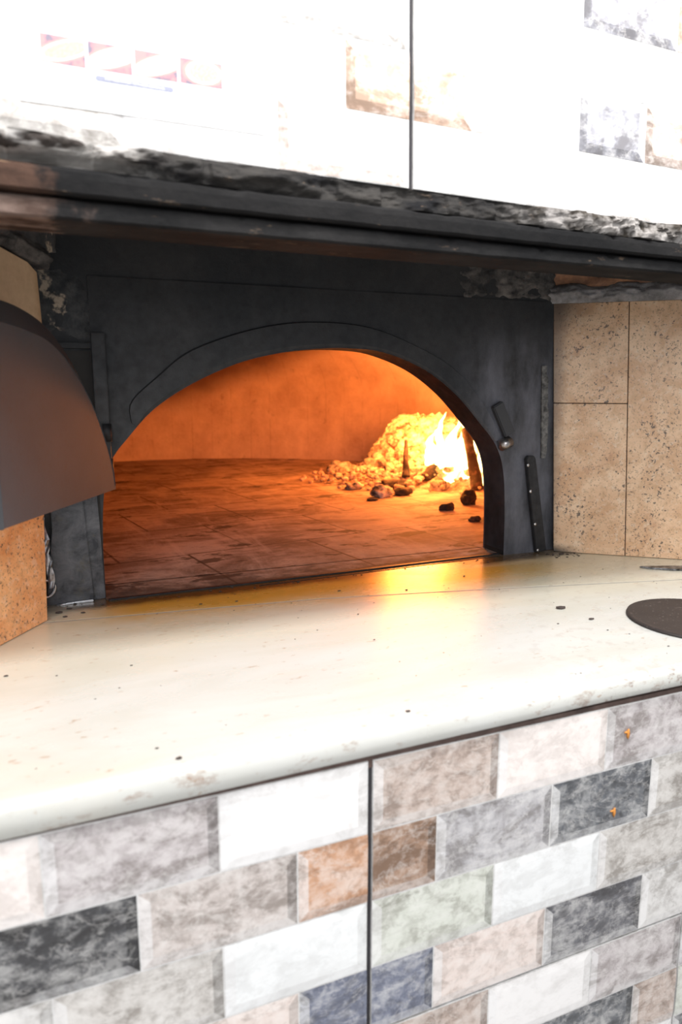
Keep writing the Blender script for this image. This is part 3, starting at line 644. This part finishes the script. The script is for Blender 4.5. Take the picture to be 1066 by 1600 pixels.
# flat iron bar leaning on the facade, right foot
ib = empty('iron_bar', (.845, .735, .0455)); IB = ib.location.copy()
q = [(.782, .300), (.788, .309), (.806, .309), (.812, .301), (.862, .050), (.828, .047)]
prism('bar', [Vector((x, .727, z))-IB for x, z in q], (0, .012, 0), BLACKBAR, ib, .0015)
def stud(x, z):
    bm = bmesh.new(); bmesh.ops.create_uvsphere(bm, u_segments=10, v_segments=6, radius=.004, matrix=Matrix.Translation(Vector((x, .7275, z))-IB) @ Matrix.Diagonal((1, .5, 1.2, 1))); from_bm('rivet', bm, BRIGHT, ib, True)
for x, z in ((.788, .285), (.800, .215), (.820, .125), (.833, .052)): stud(x, z)
tag(ib, 'narrow flat black iron bar leaning against the oven front right of the arch', 'bar')

# ------------------------------------------------------------------ masonry around the oven front
def wall_plate_back():
    return plate_with_arch('front_masonry', -.62, 1.12, .046, 1.275, .7445, .838, SOOT, ov, amp=.002)
wall_plate_back()
def patch(name, x0, x1, z0, z1, y, mat, amp, seed, nu=60, nv=40, base=.004):
    def f(u, v):
        x = x0+(x1-x0)*u; z = z0+(z1-z0)*v; e = min(u, 1-u, v, 1-v)*6
        d = amp*fb((x*12+seed, seed, z*12))+amp*.5*fb((x*50, seed, z*50))
        zz = z+(.010*fb((x*20, seed, 3)) if v in (0, 1) else 0)
        return (x, y, zz), (0, -1, 0), base+d-(.010*(1-e) if e < 1 else 0)
    return struct(rough_panel(name, f, nu, nv, .015, mat, None, True))
patch('trim_1', -.44, -.262, .575, .72, .743, SMORTAR, .007, 3.1)
patch('trim_2', .56, .900, .695, .790, .743, SMORTAR2, .008, 8.4)
# right splayed side: granite slabs on a wall, mortar ledge and scorched plaster above
RA = Vector((.883, .724, 0)); RD = (Vector((1.18, .467, 0))-RA); RD = (Vector((1.090, .552, 0))-Vector((.852, .749, 0))).normalized(); RN = Vector((RD.y, -RD.x, 0))
if RN.y > 0: RN = -RN
def RP(u, z, d=0):
    u = u-.05*(z-.045); return RA+RD*u+RN*d+Vector((0, 0, z))
def slab(name, P, rects, depth, mat):
    bm = bmesh.new()
    for (u0, u1, z0, z1) in rects:
        a = [bm.verts.new(P(u, z, d)) for u in (u0, u1) for d in (0, -depth) for z in (z0, z1)]
        fs = [bm.faces.new([a[i] for i in q]) for q in [(0, 1, 3, 2), (4, 6, 7, 5), (0, 4, 5, 1), (2, 3, 7, 6), (0, 2, 6, 4), (1, 5, 7, 3)]]
        bmesh.ops.recalc_face_normals(bm, faces=fs); bmesh.ops.bevel(bm, geom=list({e for q in fs for e in q.edges}), offset=.0012, segments=1, affect='EDGES')
    return struct(from_bm(name, bm, mat))
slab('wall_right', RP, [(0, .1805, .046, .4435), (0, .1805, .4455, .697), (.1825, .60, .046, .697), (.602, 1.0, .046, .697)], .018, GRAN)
slab('trim_12', RP, [(.02, 1.0, .047, 1.30)], .05, PLASTER).location = -RN*.0185+Vector((0, 0, 0))
slab('trim_5', lambda u, z, d=0: RP(u, z, d-.004), [(0.0, .62, .047, .696)], .012, DARKJOINT)
def ledge(u, v):
    uu = -.045+1.0*u; a = v*math.pi; z = .697+.045*v+.006*fb((uu*14, 1, 0))*(v > .1)
    return RP(uu, z), RN, .002+.020*math.sin(a)*(.7+.5*fb((uu*16, v*3, 6)))+.003*fb((uu*60, v*9, 6))
struct(rough_panel('trim_6', ledge, 220, 12, .02, MORTAR, None, True))
def plast(u, v):
    uu = -.06+.9*u; return RP(uu, .735+.30*v), RN, .004*fb((uu*20, v*8, 1))+(.014*max(0, fb((uu*13, v*4, 4)))*(1-v))
struct(rough_panel('trim_7', plast, 160, 40, .02, PLASTER, None, True))
# left splayed side
LA = Vector((-.391, .629, 0)); LD = (Vector((-.468, .515, 0))-LA).normalized(); LN = Vector((-LD.y, LD.x, 0))
if LN.x < 0: LN = -LN
def LP(u, z, d=0): return LA+LD*u+LN*d+Vector((0, 0, z))
bm = bmesh.new(); outl = [(0, .046), (.80, .046), (.80, .735), (.10, .722), (.055, .717), (.02, .711), (-.02, .704), (-.045, .69), (-.05, .60), (-.035, .40), (-.012, .236)]
a = [bm.verts.new(LP(u, z)) for u, z in outl]; f = bm.faces.new(a); r = bmesh.ops.extrude_face_region(bm, geom=[f]); bmesh.ops.translate(bm, verts=[q for q in r['geom'] if isinstance(q, bmesh.types.BMVert)], vec=-LN*.022)
bmesh.ops.recalc_face_normals(bm, faces=bm.faces); bmesh.ops.bevel(bm, geom=list(bm.edges), offset=.0012, segments=1, affect='EDGES')
struct(from_bm('wall_left', bm, GRAN3))
slab('trim_13', LP, [(.0, .85, .047, 1.30)], .05, MASON).location = -LN*.024
def lledge(u, v):
    uu = -.075+.8*u; z = .700+(.015 if uu > .02 else .015*max(0, (uu+.075)/.095))+.035*v+.006*fb((uu*14, 1, 0))
    return LP(uu, z), LN, .002+.014*math.sin(v*math.pi)*(.7+.6*fb((uu*16, v*3, 2)))+.003*fb((uu*60, v*9, 2))
struct(rough_panel('trim_8', lledge, 160, 10, .02, SMORTAR2, None, True))
def lplast(u, v):
    uu = -.11+.85*u; return LP(uu, .735+.22*v), LN, .006*fb((uu*18, v*6, 8))
struct(rough_panel('trim_9', lplast, 80, 20, .02, SMORTAR, None, True))
struct(box('ceiling', (-1.2, 1.9, .15, .86, 1.28, 1.32), MASON))
struct(box('floor', (-3, 3, -3.5, .02, -.95, -.90), plain('grey_floor', (.35, .34, .33), .6)))

# ------------------------------------------------------------------ marble counter
ct = empty('marble_countertop', (.2, .36, .004)); CT = ct.location.copy()
def seam(x):
    pts = [(-1.3, .70), (-.362, .618), (.141, .565), (.55, .480), (.975, .383), (1.9, .14)]
    for (a, ya), (b, yb) in zip(pts, pts[1:]):
        if a <= x <= b: t = (x-a)/(b-a); return ya+(yb-ya)*t
    return pts[-1][1]
def ctslab(name, fy0, fy1, prof_front, mat):
    V = []; F = []; N = 320; rows = []
    for i in range(N+1):
        x = -1.2+3.0*i/N; y0, y1 = fy0(x), fy1(x); w = .0016*fb((x*9, 1, 1)); c = max(0, fb((x*23, 4, 4))-.30)*.006; zb = .003+.009*max(0, min(1, (x+.40)/.8))
        if prof_front:
            ring = [(y0+.03, zb), (y0+.004, zb), (y0+w, zb+.0035), (y0+w-.001, .024), (y0+w, .036-c*.3), (y0+.003+w+c, .0415-c*.6), (y0+.008+w+c, .0440-c*.5), (y0+.016, .0450)]
            for k in range(1, 7): ring.append((y0+.016+(y1-y0-.016)*k/6, .0450))
            ring.append((y1, .004))
        else: ring = [(y0, .004), (y0, .0443), (y0+.001, .0450)]+[(y0+(y1-y0)*k/5, .0450) for k in range(1, 6)]+[(y1, .004)]
        rows.append(len(ring)); V += [Vector((x, a, b))-CT for a, b in ring]
    n = rows[0]
    for i in range(N):
        for k in range(n): a = i*n+k; b = i*n+(k+1) % n; F.append((a, b, b+n, a+n))
    F.append(tuple(range(n))[::-1]); F.append(tuple(range(N*n, N*n+n)))
    o = link(name, V, F, mat, ct, False)
    for p in o.data.polygons: p.use_smooth = abs(p.normal.z) < .999 and abs(p.normal.x) < .9 and prof_front
    return o
ctslab('front_slab', lambda x: -.006, lambda x: seam(x)-.0060, True, MARBLE)
ctslab('back_slab', lambda x: seam(x)+.0009, lambda x: max(.775, seam(x)+.02), False, MARBLE)
V = []; F = []; N = 40
for i in range(N+1):
    x = -1.19+2.98*i/N
    for (dy, z) in ((-.0060, .0448), (.0009, .0448), (.0009, .006), (-.0060, .006)): V.append(Vector((x, seam(x)+dy, z))-CT)
for i in range(N):
    for k in range(4): a = i*4+k; b = i*4+(k+1) % 4; F.append((a, b, b+4, a+4))
F += [(3, 2, 1, 0), (N*4, N*4+1, N*4+2, N*4+3)]
link('seam_joint', V, F, SEAM, ct)
tag(ct, 'worn cream white marble countertop in front of the oven mouth, yellowed by heat', 'countertop')
struct(box('trim_10', (-1.2, 1.8, .0025, .05, -.012, .006), BROWNBED))
struct(box('trim_11', (-1.2, 1.8, .05, .80, -.02, .0035), DARKJOINT))

# ------------------------------------------------------------------ things on the counter
def lathe_disc(name, cx, cy, z0, r, th, mat, parent, o0, sy=1.0):
    prof = [(0, 0), (r-.003, 0), (r, th*.4), (r-.001, th*.85), (r-.004, th), (r-.012, th*.86), (0, th*.80)]
    V = []; F = []; N = 72
    for i in range(N):
        a = 2*math.pi*i/N
        for (q, z) in prof[1:-1]: V.append(Vector((cx+q*math.cos(a), cy+sy*q*math.sin(a), z0+z))-o0)
    n = 5; b0 = len(V); V.append(Vector((cx, cy, z0))-o0); V.append(Vector((cx, cy, z0+th*.8))-o0)
    for i in range(N):
        j = (i+1) % N
        for k in range(n-1): F.append((i*n+k, j*n+k, j*n+k+1, i*n+k+1))
        F.append((b0, j*n, i*n)); F.append((b0+1, i*n+n-1, j*n+n-1))
    return link(name, V, F, mat, parent, False)
pe = empty('baking_peel', (.757, .154, .0455)); PE = pe.location.copy()
lathe_disc('disc', .757, .154, .0455, .126, .006, DISC, pe, PE)
prism('handle', [Vector(p)-PE for p in ((.87, .140, .0475), (1.25, .06, .0475), (1.25, .085, .0475), (.88, .165, .0475))], (0, 0, .007), DISC, pe, .002)
tag(pe, 'round dark iron peel disc lying on the marble at the right edge of the picture', 'peel')
kn = empty('knife', (1.05, .41, .0455)); KN = kn.location.copy()
bl = [(.962, .500), (.985, .494), (1.03, .478), (1.10, .448), (1.14, .425), (1.13, .405), (1.08, .418), (1.02, .444), (.975, .480)]
prism('blade', [Vector((x, y, .0458))-KN for x, y in bl], (0, 0, .0042), BLADE, kn, .0012)
prism('handle', [Vector((x, y, .0458))-KN for x, y in ((1.13, .428), (1.27, .372), (1.265, .350), (1.125, .404))], (0, 0, .014), CRUMB, kn, .003)
tag(kn, 'dark tarnished pointed blade lying on the marble below the right granite panel', 'knife')
# charred crumbs
def blob(bm, c, r, seed, sub=1, sc=(1, 1, 1), rough=.35):
    q = bmesh.ops.create_icosphere(bm, subdivisions=sub, radius=1.0)['verts']
    for v in q:
        p = v.co.copy(); k = 1+rough*noise.noise(p*1.6+Vector((seed, seed*1.7, 0)))+rough*.4*noise.noise(p*4+Vector((seed, 0, 3)))
        v.co = Vector((c[0]+p.x*r*sc[0]*k, c[1]+p.y*r*sc[1]*k, c[2]+p.z*r*sc[2]*k))
bm = bmesh.new()
cr = [(-.452, .370, .0030), (-.249, .020, .0035), (-.27, .055, .002), (.064, .025, .003), (.566, .313, .009), (.575, .236, .005), (-.269, .34, .002), (.498, .24, .002), (.141, .296, .002), (-.287, .695, .004), (-.027, .611, .003), (-.326, .653, .004), (.173, .437, .002), (.559, .176, .002), (.596, .072, .002), (-.36, .64, .004), (-.10, .62, .003), (.2, .60, .003), (.34, .55, .003), (.52, .60, .003), (.845, .70, .005), (.88, .69, .006), (-.37, .67, .006), (-.35, .69, .005)]
rr = random.Random(5)
for i in range(70): cr.append((rr.uniform(-.42, .95), rr.uniform(.03, .70), rr.uniform(.0007, .0016)))
for i in range(46): cr.append((rr.uniform(-.37, .86), rr.uniform(.69, .73), rr.uniform(.0012, .003)))
for i in range(24): cr.append((rr.uniform(.84, .93), rr.uniform(.655, .71), rr.uniform(.0012, .004)))
for i, (x, y, q) in enumerate(cr): blob(bm, (x, y, .0452+q*.25), q, i*1.3, 1, (1.3, .9, .35))
tag(from_bm('crumbs', bm, CRUMB), 'tiny charred crumbs and grit scattered over the marble', 'crumbs', kind='stuff')
for nm, x, z, lab in (('food_bit', .441, -.050, 'orange food scrap stuck on a grey brick tile just below the counter edge'), ('food_bit', .424, -.181, 'orange food scrap stuck on the dark grey brick tile')):
    bm = bmesh.new(); blob(bm, (x, -.0025, z), .0052, x*9, 2, (.45, .4, 1.5), .6); blob(bm, (x-.004, -.0025, z+.003), .003, z*9, 2, (1.2, .5, .5), .6); tag(from_bm(nm, bm, FOOD, None, True), lab, 'food scrap')

# ------------------------------------------------------------------ fire
ZF = .046
# low bed of ash and small embers over the back right of the floor
def bedh(x, y):
    def g(cx, cy, sx, sy, h, e=1): return h*math.exp(-(abs((x-cx)/sx)**2+abs((y-cy)/sy)**2)**e)
    return g(1.49, 2.45, .27, .36, .215, 2.4)+g(1.30, 2.42, .055, .12, .05)+g(1.45, 2.0, .22, .5, .08)+g(1.12, 2.30, .36, .38, .045, 1.5)
V = []; F = []; N = 90
for j in range(N+1):
    for i in range(N+1):
        x = .62+1.0*i/N; y = 1.25+2.1*j/N; h = bedh(x, y)-.018; h += max(0, h+.01)*.3*fb((x*16, y*16, 1))+.006*fb((x*50, y*50, 2))
        lim = 1.41-math.hypot(x-cxo, y-cyo)
        if lim < 0: s = (1.41/math.hypot(x-cxo, y-cyo)); x, y = cxo+(x-cxo)*s, cyo+(y-cyo)*s
        V.append((x, y, ZF-.006+max(-.012, h)))
w = N+1
for j in range(N):
    for i in range(N): a = j*w+i; F.append((a, a+1, a+w+1, a+w))
tag(link('ash_bed', V, F, ASHBED, None, True), 'heap of hot ash and ember grit at the back right of the oven floor', 'ash', kind='stuff')
bm = bmesh.new(); rr = random.Random(11); k = 0
while k < 900:
    if rr.random() < .62: x, y = rr.uniform(1.16, 1.6), rr.uniform(1.98, 2.75)
    else: x, y = rr.gauss(1.10, .22), rr.gauss(2.20, .32)
    h = bedh(x, y)
    if h < .012 or math.hypot(x-cxo, y-cyo) > 1.38 or x < .62 or y < 1.35: continue
    s = rr.uniform(.010, .030)*(1 if h > .06 else .6); blob(bm, (x, y, ZF+h-.01+s*.35), s, k*.7, 1, (rr.uniform(.8, 1.4), rr.uniform(.8, 1.3), rr.uniform(.6, 1))); k += 1
tag(from_bm('glowing_embers', bm, EMBER, None, False), 'mass of small glowing yellow-orange embers piled against the back of the oven', 'embers', kind='stuff')
def lump(name, x, y, s, mat, lab, grp='loose charcoal lumps on the oven floor', sc=(1.25, 1, .75), seed=1.0, z=None):
    bm = bmesh.new(); blob(bm, (0, 0, 0), s, seed, 3, sc, .5); o = from_bm(name, bm, mat, None, True); o.location = (x, y, (ZF if z is None else z)+s*sc[2]*.72); tag(o, lab, 'charcoal', grp); return o
lump('charcoal_lump', .875, 1.775, .036, ASHY, 'largest ash-grey charcoal lump, alone on the open oven floor left of two dark lumps', seed=2.2)
lump('charcoal_lump', .860, 2.02, .030, ASHY, 'ash-whitened charcoal lump with a dark left side, behind and left of the largest lump', sc=(1.4, 1, .6), seed=5.1)
lump('charcoal_lump', 1.02, 2.55, .055, ASHY, 'pale orange-lit lump at the left foot of the glowing ember heap', sc=(1.3, 1, .7), seed=7.7)
lump('charcoal_lump', .972, 1.78, .028, COALB, 'dark charcoal lump just right of the largest ash-grey lump', sc=(1.5, 1, .7), seed=3.4)
lump('charcoal_lump', 1.03, 1.98, .040, COALB, 'wide blackened charcoal lump below the red-hot middle of the heap', sc=(1.7, 1, .55), seed=9.2)
lump('charcoal_lump', .955, 1.40, .019, COALB, 'small spiky black cinder on the floor in front of the embers', sc=(1.4, 1, .8), seed=4.4)
lump('charcoal_lump', 1.10, 1.48, .028, COALB, 'rough black charcoal lump beside the right foot of the arch', sc=(1, 1, 1.1), seed=6.3)
lump('charcoal_lump', .93, 1.18, .015, COALB, 'tiny black cinder nearest the mouth by the right foot of the arch', sc=(1.5, 1, .6), seed=8.3)
lump('charcoal_lump', .80, 1.70, .012, COALB, 'tiny flat black cinder left of the largest ash-grey lump', sc=(2.0, 1, .5), seed=1.3)
lump('charcoal_lump', 1.19, 1.85, .032, ASHY, 'ashy lump under the base of the flames', sc=(1.3, 1, .8), seed=2.9)
# burning logs
def log(name, a, b, ra, rb, mat, lab, seed):
    a, b = Vector(a), Vector(b); d = (b-a); L = d.length; d.normalize(); s = d.orthogonal().normalized(); t = d.cross(s); V = []; F = []; NS, K = 22, 12
    for i in range(NS+1):
        q = i/NS; r = ra+(rb-ra)*q; c = a+d*L*q+s*.01*fb((q*3, seed, 0))
        for k in range(K):
            an = 2*math.pi*k/K; rr_ = r*(1+.30*fb((math.cos(an)*1.5+seed, math.sin(an)*1.5, q*4))); V.append(c+(s*math.cos(an)+t*math.sin(an))*rr_-a)
    for i in range(NS):
        for k in range(K): F.append((i*K+k, i*K+(k+1) % K, (i+1)*K+(k+1) % K, (i+1)*K+k))
    F.append(tuple(range(K))[::-1]); F.append(tuple(range(NS*K, NS*K+K))); o = link(name, V, F, mat, None, True); o.location = a; tag(o, lab, 'firewood', 'burning firewood'); return o
log('burning_log', (1.115, 2.02, .085), (1.165, 2.12, .245), .017, .007, COALB, 'thin charred stick standing upright in the middle of the embers', 1.0)
log('burning_log', (1.30, 1.72, .06), (1.36, 1.92, .30), .026, .020, COALB, 'charred log standing behind the right edge of the arch beside the flames', 4.0)
log('burning_log', (1.20, 2.00, .07), (1.42, 2.10, .20), .030, .022, COALB, 'short dark log lying under the flames', 7.0)
# flames
fi = empty('fire', (1.27, 1.98, .09)); FI = fi.location.copy()
def flame(x, y, z, h, w, lean, seed):
    V = []; F = []; NS, K = 30, 14
    for i in range(NS+1):
        q = i/NS; r = w*(math.sin(math.pi*min(1, q*.93+.07)**.62)**.8)*(1-q*.45)+.0008
        cx = x+lean*q*q+.030*q*math.sin(q*6+seed)+.012*fb((q*5, seed, 0)); cy = y+.02*q*math.sin(q*5+seed*2)
        for k in range(K):
            an = 2*math.pi*k/K; m_ = 1+.30*fb((math.cos(an)+seed*3, math.sin(an), q*3.5)); V.append(Vector((cx+r*m_*math.cos(an), cy+r*.55*m_*math.sin(an), z+h*q))-FI)
    for i in range(NS):
        for k in range(K): F.append((i*K+k, i*K+(k+1) % K, (i+1)*K+(k+1) % K, (i+1)*K+k))
    F.append(tuple(range(K))[::-1]); F.append(tuple(range(NS*K, NS*K+K))); return link('flame', V, F, FLAME, fi, True)
for a in ((1.262, 2.02, .10, .275, .036, .015, 1.0), (1.315, 2.0, .09, .25, .058, .00, 2.3), (1.37, 1.97, .08, .28, .070, -.03, 4.1), (1.39, 1.87, .06, .24, .055, .01, 5.2), (1.34, 1.92, .06, .19, .075, .01, 6.0), (1.23, 2.05, .13, .17, .040, .02, 7.1), (1.33, 1.78, .05, .10, .05, .0, 8.1), (1.27, 1.90, .06, .10, .05, .0, 3.3), (1.43, 2.05, .10, .28, .07, -.02, 9.3)):
    flame(a[0]+.028, *a[1:])
tag(fi, 'bright yellow-white flames rising from the wood at the right side of the oven', 'fire')
